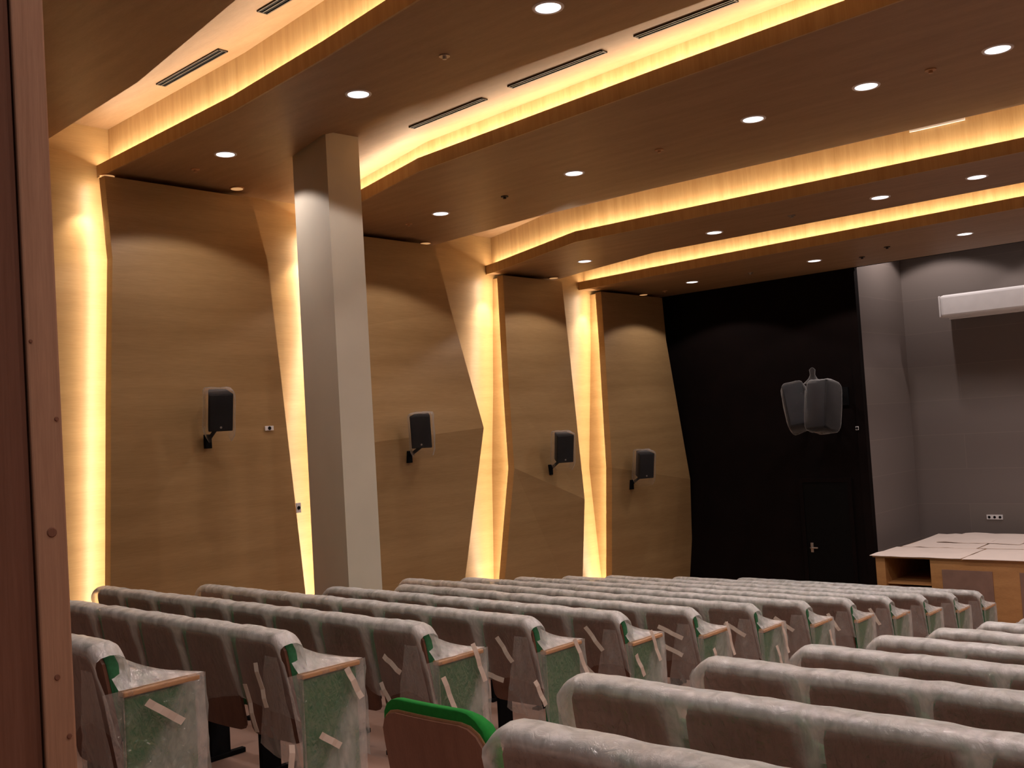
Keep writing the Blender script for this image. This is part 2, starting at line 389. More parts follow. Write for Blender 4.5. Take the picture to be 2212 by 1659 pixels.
# the grid goes on outside the frame; unseen rear row added to light the stud
for y, zz, xs in ((5.5, 3.05, (-2.3, 0, 2.3, 4.6)), (8.5, 2.76, (0, 2.3, 4.6)), (11.6, 2.44, (-2.3, 0, 2.3, 4.6)), (14.7, 2.34, (-2.3, 0, 2.3, 4.6)), (2.7, 3.35, (-6.8, -4.5, -2.3, 0, 2.3)), (-.6, 3.35, (-2.3, 0, 2.3))):
    for k_, x in enumerate(xs): downlight(x, y, E0+zz, 'downlight beyond the picture edge, %s along the %s' % (ORDW_[k_], {5.5: 'dark band past the leftmost cove', 8.5: 'broad middle band', 11.6: 'narrow third band', 14.7: 'last band before the stage', 2.7: 'band overhead', -.6: 'added row at the rear of the hall'}[y]))

# ------------------------------------------------------------------ stage lamps that graze the grey wall
for x, y, e in ((-6.15, 17.30, 95), (-3.9, 17.2, 90), (-1.9, 17.2, 90), (.5, 17.2, 90)):
    spot('stage_lamp', (x, y, E0+3.22), (0, 0, -1), e, DOWN_COL, 118, .2, .05)
# ------------------------------------------------------------------ air slots in the coves
def slot(pa, pb, z, wd, mat, lab, name='slot_diffuser', cat='air vent', grp='linear air slots in the lit coves'):
    L = (pb-pa).length; mid = (pa+pb)/2; a = math.atan2(pb.y-pa.y, pb.x-pa.x)
    t = empty(name, (mid.x, mid.y, z), a, lab, cat, grp)
    f = B(); f.box(-L/2, L/2, -wd/2, -wd/2+.012, -.012, 0); f.box(-L/2, L/2, wd/2-.012, wd/2, -.012, 0); f.box(-L/2, -L/2+.012, -wd/2, wd/2, -.012, 0); f.box(L/2-.012, L/2, -wd/2, wd/2, -.012, 0)
    f.build('frame', mat, t); B().box(-L/2+.012, L/2-.012, -wd/2+.012, wd/2-.012, -.004, -.001).build('vane', M['black'] if mat is M['slot'] else mat, t)
    B().box(-L/2+.012, L/2-.012, -.006, .006, -.011, -.002).build('divider', mat, t)
def A2(px, py, z): return at(px, py, Z=E0+z)
slot(A2(347, 183, 3.62), A2(482, 107, 3.62), R1, .10, M['slot'], 'single wide dark air slot in the leftmost cove, left of the column')
slot(A2(566, 26, 3.62), A2(640, -18, 3.62), R1, .10, M['slot'], 'dark air slot in the leftmost cove, cut by the top of the picture')
for (a, b, l) in (((889, 275), (1047, 212), 'thin dark air slot closest to the column in the middle bright cove'), ((1102, 187), (1306, 109), 'thin dark air slot halfway along the middle bright cove'), ((1374, 79), (1590, -2), 'thin dark air slot in the middle bright cove, nearest the top edge')):
    slot(A2(*a, 3.10), A2(*b, 3.10), R2, .075, M['slot'], l)
# pale metal strip fixed along the top of the third riser
a, b = at(1970, 283, Y=11.085), at(2090, 257, Y=11.115)
a.y, b.y = lerp_poly(S3N, a.x)+SET-.015, lerp_poly(S3N, b.x)+SET-.015
mid = (a+b)/2; L = (b-a).length
t = empty('air_strip', mid, math.atan2(b.y-a.y, b.x-a.x), 'short pale metal strip at the top of the third bright band, upper right', 'air vent')
B().box(-L/2, L/2, -.012, .012, -.028, .028, .004).build('housing', M['white'], t)
B().box(-L/2+.02, L/2-.02, -.016, -.012, -.006, .006).build('vane', M['slot'], t)
# ------------------------------------------------------------------ small ceiling fittings
for i, (x, y, z, l) in enumerate(((960, 120, 3.05, 'small white sprinkler cap between the column top and the topmost downlight'), (422, 365, 3.05, 'small ceiling cap just above the first wood wall panel'), (1090, 424, 2.76, 'small dark ceiling detector above the second wall panel'),
        (883, 483, 2.76, 'small ceiling cap left of the downlight beside the column'), (1424, 323, 2.76, 'small ceiling cap amid the broad middle band'), (2010, 150, 2.76, 'small ceiling cap between the two upper right downlights'),
        (1710, 465, 2.44, 'small white ceiling cap in the narrow third band'), (1621, 589, 2.34, 'small white sprinkler head above the black wall'), (1862, 555, 2.34, 'small dark ceiling detector above the grey stage wall'), (1436, 628, 2.34, 'small ceiling cap at the corner of the black wall'), (1916, 533, 2.34, 'faint ceiling cap right of the dark detector before the stage'))):
    p = at(x, y, Z=E0+z); dark = 'dark' in l
    t = empty('ceiling_cap', p, 0, l, 'sprinkler', 'small caps in the wooden ceiling')
    mt = M['slot'] if dark else M['rim']
    if x in (960, 1710, 1621): mt = M['metal']
    B().cyl((0, 0, -.005), .045, .01, 18).build('rose', mt, t); B().cyl((0, 0, -.02), .018, .024, 12).build('head', mt, t)
M['warm'] = glow('warm gap glow', (1.0, .50, .20), .62)  # glowing discs added for light leaking through the gap above the panels
for x, y, z, rz, l in ((512, 408, 3.05, .4, 'small warm light-leak disc at the top right corner of the nearest wood panel'), (919, 526, 2.76, .4, 'small warm light-leak disc at the top right corner of the panel behind the column'),
        (1196, 601, 2.44, .4, 'small warm light-leak disc at the top right corner of the third wood panel'), (1390, 637, 2.34, .4, 'small warm light-leak disc at the top of the wood panel next to the black wall'), (233, 381, 3.05, -.3, 'small warm light-leak disc at the top left corner of the nearest wood panel')):
    p = at(x, y, Z=E0+z-.012)
    t = empty('gap_glow', (p.x, p.y, p.z+.012), 0, l, 'ceiling light', 'small glowing discs for light leaking along the top of the wood panels')
    B().cyl((0, 0, -.007), .085, .012, 20).build('rim', M['rim'], t); B().cyl((0, 0, -.014), .07, .004, 20).build('lens', M['warm'], t)
# ------------------------------------------------------------------ loudspeakers on the wall panels
def wall_speaker(px, py, lab, yaw, tilt=-.22, wx=XP):
    p = at(px, py, X=wx+.32)
    t = empty('wall_loudspeaker', p, 0, lab, 'loudspeaker', 'black loudspeakers on the wooden side wall')
    R = Matrix.Rotation(yaw, 4, 'Z') @ Matrix.Rotation(tilt, 4, 'X')       # front looks along local +Y
    cb = B(); w2, h2 = .135, .215
    cb.poly([(-w2, .12, -h2), (w2, .12, -h2), (w2*.72, -.12, -h2), (-w2*.72, -.12, -h2), (-w2, .12, h2), (w2, .12, h2), (w2*.72, -.12, h2), (-w2*.72, -.12, h2)],
            [(3, 2, 1, 0), (4, 5, 6, 7), (0, 1, 5, 4), (1, 2, 6, 5), (2, 3, 7, 6), (3, 0, 4, 7)])
    bmesh.ops.recalc_face_normals(cb.b, faces=cb.b.faces)
    bmesh.ops.bevel(cb.b, geom=cb.b.edges[:], offset=.012, segments=2, profile=.5, affect='EDGES'); cb.b.transform(R)
    cb.build('cabinet', M['black'], t)
    B().box(-w2+.012, w2-.012, .118, .128, -h2+.012, h2-.012, .003, M=R).build('grille', M['grille'], t)
    B().cyl((0, 0, 0), .012, .006, 16, M=R @ Matrix.Translation((.0, .130, -.165)) @ Matrix.Rotation(math.pi/2, 4, 'X')).build('badge', M['metal'], t)
    q = Vector((wx-p.x-.01, 0, 0))
    br = B(); br.box(q.x, q.x+.05, -.01, .07, -.42, -.26, .006)
    d = R @ Vector((0, -.05, -.2)); k = 10; r = .022
    a0, a1 = Vector((q.x+.03, .03, -.33)), d; ax = (a1-a0); T = ax.to_track_quat('Z', 'Y').to_matrix().to_4x4()
    br.cyl((a0+a1)/2, r, ax.length, 12, M=T); br.build('bracket', M['black'], t)
    # polythene bag, loose below
    f = B(); n = 14; ring = []
    hs = [(-.34, .85), (-.27, 1.05), (-.20, 1.10), (-.05, 1.07), (.1, 1.07), (.20, 1.08), (.232, 1.0), (.24, .5)]
    v, fc = [], []
    for hz, sc_ in hs:
        for i in range(n*2):
            a = 2*math.pi*i/(n*2); cx, sy = math.cos(a), math.sin(a)
            x = max(-1, min(1, cx*1.35))*.145*sc_; y = max(-1, min(1, sy*1.35))*.135*sc_
            j = noise.noise(Vector((x*9+px, y*9, hz*9)))*.012
            v.append(R @ Vector((x+j, y+j, hz+j*1.5)))
    for j in range(len(hs)-1):
        for i in range(n*2): fc.append((j*2*n+i, j*2*n+(i+1) % (2*n), (j+1)*2*n+(i+1) % (2*n), (j+1)*2*n+i))
    fc.append(tuple(range((len(hs)-1)*2*n, len(hs)*2*n)))
    mesh('plastic_bag', v, fc, M['film_clear'], t, True)
wall_speaker(473, 886, 'bagged black loudspeaker on the nearest wood panel, left of the column', math.radians(-112), -.30, -10.37)
wall_speaker(911, 930, 'bagged black loudspeaker on the wood panel right of the column', math.radians(-140), -.16, -10.20)
wall_speaker(1216, 966, 'bagged black loudspeaker on the third, narrowest wood panel', math.radians(-122), -.24, -10.20)
wall_speaker(1391, 1003, 'bagged black loudspeaker on the wood panel next to the black wall', math.radians(-122), -.24, -10.20)
# ------------------------------------------------------------------ wrapped pair of loudspeakers hung on the black wall
def blob(name, w_, h_, d_, R, off, mat, parent, seed, jit=.03):
    v, fc = [], []; nu, nv = 28, 16
    for j in range(nv+1):
        th = math.pi*j/nv
        for i in range(nu):
            ph = 2*math.pi*i/nu
            def se(t, e): return math.copysign(abs(t)**e, t)
            x = se(math.sin(th), .4)*se(math.cos(ph), .4)*w_/2; y = se(math.sin(th), .4)*se(math.sin(ph), .4)*d_/2; z = se(math.cos(th), .4)*h_/2
            k = noise.noise(Vector((x*5+seed, y*5, z*5)))*jit + noise.noise(Vector((x*17+seed, y*17, z*17)))*jit*.5
            n_ = Vector((x, y, z)).normalized(); v.append(R @ (Vector((x, y, z))+n_*k)+Vector(off))
    for j in range(nv):
        for i in range(nu): fc.append((j*nu+i, j*nu+(i+1) % nu, (j+1)*nu+(i+1) % nu, (j+1)*nu+i))
    return mesh(name, v, fc, mat, parent, True)
def hung_speaker(px, py, w_, h_, roll, yaw, lab, seed):
    p = at(px, py, Y=15.6)
    t = empty('stage_loudspeaker', p, 0, lab, 'loudspeaker', 'plastic wrapped stage loudspeakers')
    R = Matrix.Rotation(roll, 4, 'Y') @ Matrix.Rotation(yaw, 4, 'Z') @ Matrix.Rotation(math.radians(-14), 4, 'X')
    B().box(-w_/2+.04, w_/2-.04, -.18, .2, -h_/2+.04, h_/2-.04, .02, M=R).build('cabinet', M['black'], t)
    B().box(-w_/2+.06, w_/2-.06, -.19, -.18, -h_/2+.06, h_/2-.06, .002, M=R).build('grille', M['grille'], t)
    blob('plastic_wrap', w_, h_, .5, R, (0, 0, 0), M['film_clear'], t, seed)
    q = B(); q.box(-.03, .03, .15, YS-p.y-.01, .12, .18); q.box(-.12, .12, YS-p.y-.035, YS-p.y-.004, .0, .3, .004)
    q.build('bracket', M['black'], t)
    return t, R
t1, Rr = hung_speaker(1722, 880, .42, .80, math.radians(-9), math.radians(25), 'tilted left loudspeaker of the wrapped pair on the black wall', 3)
t2, Rr = hung_speaker(1778, 878, .46, .86, math.radians(-3), math.radians(-12), 'upright right loudspeaker of the wrapped pair on the black wall', 8)
v, fc = [], []
for j, (zz, r) in enumerate(((.38, .16), (.46, .07), (.52, .04), (.60, .05), (.64, .01))):
    for i in range(10):
        a = 2*math.pi*i/10; v.append((-.14+r*math.cos(a)*(1+.4*noise.noise(Vector((i, j, 1)))), r*math.sin(a), zz))
for j in range(4):
    for i in range(10): fc.append((j*10+i, j*10+(i+1) % 10, (j+1)*10+(i+1) % 10, (j+1)*10+i))
mesh('knotted_end', v, fc, M['film_clear'], t2, True)
# ------------------------------------------------------------------ roller screen housing, sockets, plates
a, b, c_ = at(2037, 640, Y=18.05), at(2212, 622, Y=18.05), at(2040, 688, Y=18.05)
zc_, rr = (a.z+c_.z)/2, (a.z-c_.z)/2
t = empty('projection_screen', (a.x, 18.05, zc_), 0, 'long white roller screen housing high on the grey stage wall', 'projector screen')
B().box(0, 4.6, -rr, rr, -rr, rr, .05, 3).build('housing', M['white'], t)
B().box(-.03, 0, -rr*.9, rr*.9, -rr*.95, rr*.95, .01).build('end_cap', M['white'], t)
B().box(.1, .14, rr, YF-.004-18.05, -.04, .04).build('bracket', M['metal'], t)
B().box(4.3, 4.34, rr, YF-.004-18.05, -.04, .04).build('bracket', M['metal'], t)
B().box(.08, 4.5, -.02, .02, -rr-.03, -rr, .004).build('bottom_bar', M['white'], t)
def plate(px, py, w_, h_, n_, lab, X=None, Y=None, name='wall_socket', cat='socket'):
    p = at(px, py, X=X, Y=Y); t = empty(name, p, 0 if Y else math.pi/2, lab, cat)
    B().box(-w_/2, w_/2, -.012, 0, -h_/2, h_/2, .003).build('cover_plate', M['white'], t)
    for i in range(n_):
        x = -w_/2+(i+.5)*w_/n_; B().cyl((0, 0, 0), .022, .006, 14, M=Matrix.Translation((x, -.014, 0)) @ Matrix.Rotation(math.pi/2, 4, 'X')).build('outlet', M['black'], t)
plate(2149, 1117, .26, .08, 3, 'small white triple socket low on the grey stage wall above the desk', Y=YF)
plate(581, 925, .12, .055, 1, 'small white wall plate right of the nearest wall loudspeaker', X=XP+.013, name='wall_plate', cat='switch')
plate(644, 1097, .07, .12, 1, 'small white upright plate at the edge of the wood panel beside the column', X=XP+.02, name='wall_plate', cat='switch')
plate(1852, 925, .05, .06, 1, 'tiny pale plate on the black wall edge right of the wrapped loudspeakers', Y=YS-.035, name='wall_plate', cat='switch')
# ------------------------------------------------------------------ lecture desk in front of the grey wall
dt = E0-2.17; yF, yK = 15.0, 17.75; xl = at(1890, 1195, Y=yF).x; xr = xl+4.4
t = empty('lecture_desk', ((xl+xr)/2, yF, ZF), 0, 'long orange wooden lecture desk with an open shelf bay in front of the stage wall', 'desk')
ox = -(xl+xr)/2
hh = dt-ZF-.03
def X_(px): return at(px, 1260, Y=yF).x+ox
x0 = xl+ox; xa, xb2, xc1, xc2 = X_(1915), X_(2012), X_(2037), X_(2146)
B().box(x0, xa, 0, yK-yF, 0, hh, .004).build('side_panel', M['desk'], t)
B().box(xa, xb2, yK-yF-.05, yK-yF, 0, hh).build('back_panel', M['desk'], t)
for z_ in (hh*.33, hh*.66): B().box(xa, xb2, .06, yK-yF-.05, z_-.012, z_+.012).build('shelf', M['desk'], t)
B().box(xb2, -x0, 0, yK-yF, 0, hh, .004).build('front_panel', M['desk'], t)
B().box(xc1, xc2, -.012, .004, .25, hh-.14, .003).build('inset_panel', plain('dull brown inset', (.26, .15, .11), .7), t)['label'] = 'dull grey brown inset panel'
B().box(xc2+.35, xc2+1.0, -.012, .004, .25, hh-.14, .003).build('inset_panel', bpy.data.materials['dull brown inset'], t)['label'] = 'dull grey brown inset panel'
B().box(x0-.03, -x0+.03, -.03, yK-yF+.03, hh, hh+.02, .004).build('worktop', M['desk'], t)
# loose protective boards on the worktop
zt = ZF+hh+.021
def board(x0, x1, y0, y1, k, rz, lab):
    t_ = empty('protective_board', ((x0+x1)/2, (y0+y1)/2, zt+k*.008), rz)
    tag(t_, lab, 'board', 'pale boards covering the desk')
    hx, hy = (x1-x0)/2, (y1-y0)/2; nx = 8; v, fc = [], []
    for s_ in (0, .006):
        for j in range(5):
            for i in range(nx+1):
                u, w_ = i/nx, j/4; ed = max(abs(2*u-1), abs(2*w_-1))**6
                v.append((-hx+2*hx*u, -hy+2*hy*w_, s_+ed*.012*abs(noise.noise(Vector((x0+u*3, y0+w_*3, 2))))*2))
    n1 = (nx+1)*5
    for j in range(4):
        for i in range(nx):
            q = j*(nx+1)+i; fc += [(q, q+nx+1, q+nx+2, q+1), (q+n1, q+1+n1, q+nx+2+n1, q+nx+1+n1)]
    bd = [i for i in range(nx+1)]+[(j+1)*(nx+1)-1 for j in range(1, 5)]+[4*(nx+1)+i for i in range(nx-1, -1, -1)]+[j*(nx+1) for j in range(3, 0, -1)]
    for a_, b_ in zip(bd, bd[1:]+bd[:1]): fc.append((a_, b_, b_+n1, a_+n1))
    mesh('sheet', v, fc, M['card'], t_)
board(xl-.06, xl+1.25, yF-.06, yF+1.0, 0, 0, 'pale board at the front left corner of the lecture desk')
board(xl+1.27, xr+.05, yF-.07, yF+1.05, 0, 0, 'long pale board along the front right of the lecture desk')
board(xl+.0, xl+1.1, yF+1.02, yK-.02, 0, .02, 'pale board at the back left of the lecture desk')
board(xl+1.14, xr, yF+1.08, yK+.02, 0, 0, 'long pale board at the back right of the lecture desk')
board(xl+.35, xl+1.6, yF+1.6, yK+.1, 1, -.04, 'loose upper board lying crooked at the back of the lecture desk')
# ------------------------------------------------------------------ raw pine stud close to the camera
def PY(px, py, d): return at(px, py, Y=d)
SX = -1.5
cor = []
for py in (0, 1659):
    xr_ = (92 if py == 0 else 168); xm = (22 if py == 0 else 100)
    cor.append((at(xm, py, X=SX), at(xr_, py, X=SX)))
(l0, r0), (l1, r1) = cor
def ext(a, b, z): t_ = (z-a.z)/(b.z-a.z); return a+(b-a)*t_
top, bot = Z0-.01, .0
lt, rt, lb, rb = ext(l0, l1, top), ext(r0, r1, top), ext(l0, l1, bot), ext(r0, r1, bot)
dv = Vector((-.09, .028, 0))    # depth of the stud
st = B(); st.poly([lb, rb, rt, lt, lb+dv, rb+dv, rt+dv, lt+dv],
    [(0, 1, 2, 3), (1, 5, 6, 2), (5, 4, 7, 6), (4, 0, 3, 7), (0, 4, 5, 1), (3, 2, 6, 7)])
bmesh.ops.recalc_face_normals(st.b, faces=st.b.faces); bmesh.ops.bevel(st.b, geom=[e for e in st.b.edges if abs((e.verts[0].co-e.verts[1].co).normalized().z) > .9], offset=.003, segments=2, profile=.5, affect='EDGES')
base = (lb+rb)/2
for vv in st.b.verts: vv.co -= base
post = empty('timber_stud', base, 0, 'raw knotty pine stud standing upright at the left edge', 'timber post')
st.build('stud', M['pine'], post)
q1, q2 = Vector((-.012, 0, 0)), Vector((-.14, -.5, 0))  # slab standing for the stud's left face, its shade put into the colour
v_ = [lb+q1-base, lb+q2-base, lt+q2-base, lt+q1-base]
v_ += [p+Vector((-.04, .01, 0)) for p in v_]
fix(mesh('shaded_face', v_, [(0, 1, 2, 3), (4, 5, 6, 7), (0, 1, 5, 4), (1, 2, 6, 5), (2, 3, 7, 6), (3, 0, 4, 7)], M['pine_dark'], post))['label'] = 'reddish left face of the stud, shade painted in'
n_ = Vector((1, 0, 0))
for (px, py, r) in ((112, 1150, .0075), (124, 1463, .0045), (66, 737, .0028), (122, 905, .0035), (150, 1590, .004)):
    kp = at(px, py, X=SX)+n_*.0008-base
    B().cyl(kp, r, .0016, 16, M=Matrix.Rotation(math.pi/2, 4, 'Y'), r2=r*.8).build('knot', M['pine_dark'], post)

# ------------------------------------------------------------------ seats
def pad(w_, z0, z1, rt_, rb_, y_rear, thick, bulge=0.0, curve=.0, nx=14, nz=14):
    """rounded upright slab; rear face at y_rear(z), front face thick further on (+Y)"""
    v, fc = [], []
    zs = []
    for j in range(nz+1):
        t_ = j/nz; t_ = .5-.5*math.cos(math.pi*t_); zs.append(z0+(z1-z0)*t_)
    def hw(z):
        h_ = w_/2
        if z1-z < rt_: d_ = rt_-(z1-z); h_ = w_/2-rt_+math.sqrt(max(0, rt_*rt_-d_*d_))
        if z-z0 < rb_: d_ = rb_-(z-z0); h_ = w_/2-rb_+math.sqrt(max(0, rb_*rb_-d_*d_))
        return h_
    for side in (0, 1):
        for z in zs:
            h_ = hw(z)
            for i in range(nx+1):
                u = -1+2*i/nx; x = h_*math.sin(u*math.pi/2)
                y = y_rear(z)+curve*(x/(w_/2))**2
                if side:
                    e = (1-abs(u)**5)*(1-abs(2*(z-z0)/(z1-z0)-1)**7)
                    y += thick*(.35+.65*e) + bulge*e if bulge else thick
                v.append((x, y, z))
    n1 = (nx+1)*(nz+1)
    for j in range(nz):
        for i in range(nx):
            q = j*(nx+1)+i; fc += [(q, q+1, q+nx+2, q+nx+1), (q+n1, q+nx+1+n1, q+nx+2+n1, q+1+n1)]
    bd = [i for i in range(nx+1)]+[(j+1)*(nx+1)-1 for j in range(1, nz+1)]+[nz*(nx+1)+i for i in range(nx-1, -1, -1)]+[j*(nx+1) for j in range(nz-1, 0, -1)]
    for a_, b_ in zip(bd, bd[1:]+bd[:1]): fc.append((b_, a_, a_+n1, b_+n1))
    return v, fc
SH = .850           # height of a seat back
def lean(z): return (SH-z)*.17
SP = .513
def make_seat(green='green', bare=False):
    t = empty('auditorium_seat', (0, 0, 0), 0, None, 'seat')
    v, fc = pad(.455, .27, SH-.012, .085, .05, lambda z: lean(z), .016, 0, .012); mesh('backrest_shell', v, fc, M['shell_bare' if bare else 'shell'], t, False)
    v, fc = pad(.465, .40, SH+(.03 if bare else 0), .095 if bare else .085, .06, lambda z: lean(z)+.017, .075 if bare else .06, .02, .012); mesh('back_cushion', v, fc, M[green], t, True)
    if bare:
        v, fc = pad(.468, .265, SH-.004, .09, .05, lambda z: lean(z)+.012, .006, 0, .012); mesh('shell_edge', v, fc, M['rim'], t, False)
    v, fc = pad(.43, .36, .70, .05, .05, lambda z: .20+(.7-z)*.10, .07, .02); mesh('seat_cushion', v, fc, M[green], t, True)
    B().box(-SP/2-.022, -SP/2+.022, .12, .44, .60, .625, .006).build('armrest', M['rim'], t)
    s_ = B(); s_.box(-SP/2-.014, -SP/2+.014, .17, .30, .02, .60, .004); s_.box(-SP/2-.02, -SP/2+.02, .12, .40, .0, .03, .004); s_.build('leg', M['black'], t)
    return t
def end_panel(t, x, sgn):
    """wide fabric end panel with its wooden cap, on the aisle side of a seat"""
    b_ = B(); b_.box(x-.02, x+.02, .10, .46, .03, .615, .012, 3); b_.build('end_panel', M['green'], t)
    b_ = B(); b_.box(x-.032, x+.032, .09, .48, .618, .645, .008, 3); b_.build('armrest_cap', M['rim'], t)
ORDW = ['first', 'second', 'third', 'fourth', 'fifth', 'sixth', 'seventh', 'eighth', 'ninth']
ROWW = ['nearest', 'second-nearest', 'third-nearest', 'fourth-nearest', 'fifth-nearest', 'sixth-nearest', 'seventh-nearest', 'eighth-nearest', 'ninth-nearest', 'fourth-farthest', 'third-farthest', 'second-farthest', 'farthest']
proto = make_seat(); used = [False]
def get_seat():
    if not used[0]: used[0] = True; return proto
    return copy_tree(proto)
PL, PR = .513, .53
XLA, XRA = -4.515, -2.665      # aisle ends of the two blocks
LCOUNT = [3, 8, 8, 8, 7, 7, 9, 9, 9, 9, 9, 8, 7]
RCOUNT = [3, 5, 5, 4, 4, 3, 3, 2]
ends = []
for n, cnt in enumerate(LCOUNT):
    for k in range(cnt):
        s_ = get_seat()
        s_.location = (XLA-(.499 if n == 4 else PL)*(k+.5), rowY(n), floorz(n))
        s_['label'] = 'plastic-wrapped seat, %s from the aisle in the %s row of the left block' % (ORDW[k], ROWW[n])
        s_['group'] = 'wrapped seats of the left block'
        if k == 0: ends.append((s_, PL/2-.005, 1))
for n, cnt in enumerate(RCOUNT):
    for k in range(cnt):
        if n == 0 and k == 0:
            s_ = make_seat('bright_green', True); s_['label'] = 'unwrapped seat with a bright green cushion at the bottom of the picture'
            s_['category'] = 'seat'
        else:
            s_ = get_seat()
            s_['label'] = 'plastic-wrapped seat, %s from the aisle in the %s row of the right block' % (ORDW[k], ROWW[n])
        s_['group'] = 'wrapped seats of the right block' if not (n == 0 and k == 0) else 'seats of the hall'
        s_.location = (XRA+PR*(k+.5)-.005, rowY(n), floorz(n))
for s_, x, sg in ends: end_panel(s_, x, sg)

# ------------------------------------------------------------------ polythene sheets over the rows
PROF = [(.095, -.50), (.075, -.40), (.055, -.30), (.03, -.20), (.008, -.12), (-.012, -.06), (-.018, -.036), (-.022, -.018), (-.018, .006), (.005, .020), (.045, .026), (.085, .022), (.118, .002), (.132, -.04), (.142, -.12), (.15, -.2)]
def sstep(a, b, x):
    t_ = max(0, min(1, (x-a)/(b-a))); return t_*t_*(3-2*t_)
def sheet(n, cnt, xs, dirx, pitch, lab, endcap, grp, start=0):
    """one long sheet over a row; dirx = -1 runs from the aisle to the left, +1 to the right"""
    root = empty('plastic_sheet', (xs, rowY(n), floorz(n)), 0, lab, 'plastic sheet', grp)
    v, fc, mk = [], [], []; per = 26 if n < 4 else (16 if n < 8 else 10)
    nx = (cnt-start)*per; m_ = len(PROF); sd = n*13.7+(5 if dirx > 0 else 0)
    for i in range(nx+1):
        x = dirx*(start*pitch+(cnt-start)*pitch*i/nx)
        ph = (abs(x)/pitch) % 1.0; dm = min(ph, 1-ph)
        endd = min(abs(x)-start*pitch, (cnt)*pitch-abs(x)); rnd = max(0, 1-endd/.09); rnd = rnd*rnd
        for j, (py, pz) in enumerate(PROF):
            z = SH+pz; y = py; s_ = noise.noise(Vector((x*5+sd, z*6, sd))); s2 = noise.noise(Vector((x*17+sd, z*13, sd+3)))
            y += s_*.010*(1 if j < 5 else .3)-(.008+.016*max(0, s_) if j < 5 else 0); z += s2*.004+.003*s_
            z -= rnd*.055*(1 if j > 4 else .3)
            sg = .062+.07*math.exp(pz/.06) if pz < 0 else .155
            if dirx < 0 and n < 4: sg += .07*max(0, noise.noise(Vector((x*1.7, sd, 3)))+.25)
            g = math.exp(-(dm/sg)**4)
            if 5 <= j <= 12: z -= math.exp(-(dm/.13)**2)*.005
            if j == 0: z += noise.noise(Vector((x*2.3+sd, 1, 2)))*.14+.05
            if j == 1: z += noise.noise(Vector((x*2.3+sd, 1, 2)))*.07
            v.append((x, y, z))
            if j > 12: f_ = .35
            elif pz > -.03: f_ = .74
            elif pz > -.04: f_ = .22+.5*g
            else: f_ = .035+.52*g+.16*max(0, s_)
            mk.append(f_)
    for i in range(nx):
        for j in range(m_-1):
            q = i*m_+j; fc.append((q, q+m_, q+m_+1, q+1))
    def grid(fn, nu, nv):
        b0 = len(v)
        for a_ in range(nu+1):
            for b_ in range(nv+1):
                *c_, f_ = fn(a_/nu, b_/nv); v.append(tuple(c_)); mk.append(f_)
        for a_ in range(nu):
            for b_ in range(nv):
                q = b0+a_*(nv+1)+b_; fc.append((q, q+nv+1, q+nv+2, q+1))
    az = .652
    if endcap == 'arm':
        T_, A_, F_ = Vector((-.06, .030, SH-.004)), Vector((.016, .075, az)), Vector((.022, .50, az))
        def crest(a_):
            q = T_.lerp(F_, a_); q.z -= .034*math.sin(math.pi*min(1, a_*1.02)) ; q.x -= .02*math.sin(math.pi*a_)
            return q
        # taut triangle between the backrest, the armrest and its front corner
        def tent(a_, b_):
            q, w_ = crest(a_), A_.lerp(F_, a_); p_ = q.lerp(w_, b_)
            p_.x += .010*noise.noise(Vector((p_.y*11+sd, p_.z*16, 5)))-.02*math.sin(math.pi*b_)*(1-a_)
            return (*p_, .58+.25*noise.noise(Vector((a_*7+sd, b_*5, 2)))*1.2)
        grid(tent, 14, 8)
        # from the crest inwards over the seat
        def inner(a_, b_):
            q = crest(a_); w_ = Vector((-.34, .13+.30*a_, SH-.01-(.22*a_))); p_ = q.lerp(w_, b_)
            p_.z -= .05*math.sin(math.pi*b_)*a_-.010*noise.noise(Vector((p_.x*12+sd, p_.y*12, 8)))
            return (*p_, .42)
        grid(inner, 12, 8)
        # outer side over the end panel, folded over itself below the diagonal
        kf = [.75, 1.0, 1.05, 1.25, .8, .55, .5, .45, .6, .5, .5, .5, .4][n]
        def side(a_, b_):
            y = .085+.415*a_; zb_ = (.05 if n != 4 else .16)+.05*noise.noise(Vector((a_*3+sd, 2, 1))); z = az+(zb_-az)*b_
            fold = .008*math.sin(9*a_+6*b_+sd)*b_+.010*noise.noise(Vector((a_*5+sd, b_*6, 7)))
            flare = .02*b_*b_*math.sin(math.pi*a_)
            dg = sstep(kf-.06, kf+.10, a_+b_*.9)
            ray = max(0, noise.noise(Vector((math.atan2(b_, 1.02-a_)*7+sd, 0, 4))))
            return (.024+abs(fold)+flare, y+.010*math.sin(5*b_+sd)*b_, z, .02+.38*dg+.30*ray*(.2+b_))
        grid(side, 16, 18)
        # the bag closes in front of the end panel
        def front(a_, b_):
            zb_ = .12; z = az+(zb_-az)*b_
            return (-.26*a_+.03*(1-a_), .505+.02*noise.noise(Vector((a_*4+sd, b_*5, 9)))+.01*b_, z-.10*a_*(1-b_), .40)
        grid(front, 6, 10)
        # rear apron behind the last seat, lower than the rest of the sheet
        def rear(a_, b_):
            zt_ = SH-.10; zb_ = .14+.10*a_+.05*noise.noise(Vector((a_*4+sd, 3, 3)))
            z = zt_+(zb_-zt_)*b_
            x = .02-(.06*(1-b_) if a_ < .1 else .06*(1-b_)*(1-a_))-(.17+.17*b_)*a_
            y = lean(z)-.032-.014*abs(noise.noise(Vector((x*9+sd, z*7, 4))))
            return (x, y-.02*b_, z, .20+.10*sstep(.5, .9, b_)+.22*max(0, noise.noise(Vector((x*12+sd, z*3, 6)))))
        grid(rear, 10, 14)
        # side strip that joins the apron to the side of the armrest
        def gus(a_, b_):
            zt_ = az; z = zt_+(.12-zt_)*b_
            return (.022, lean(z)-.04+(.095-lean(z)+.04)*a_, z, .22)
        grid(gus, 3, 10)
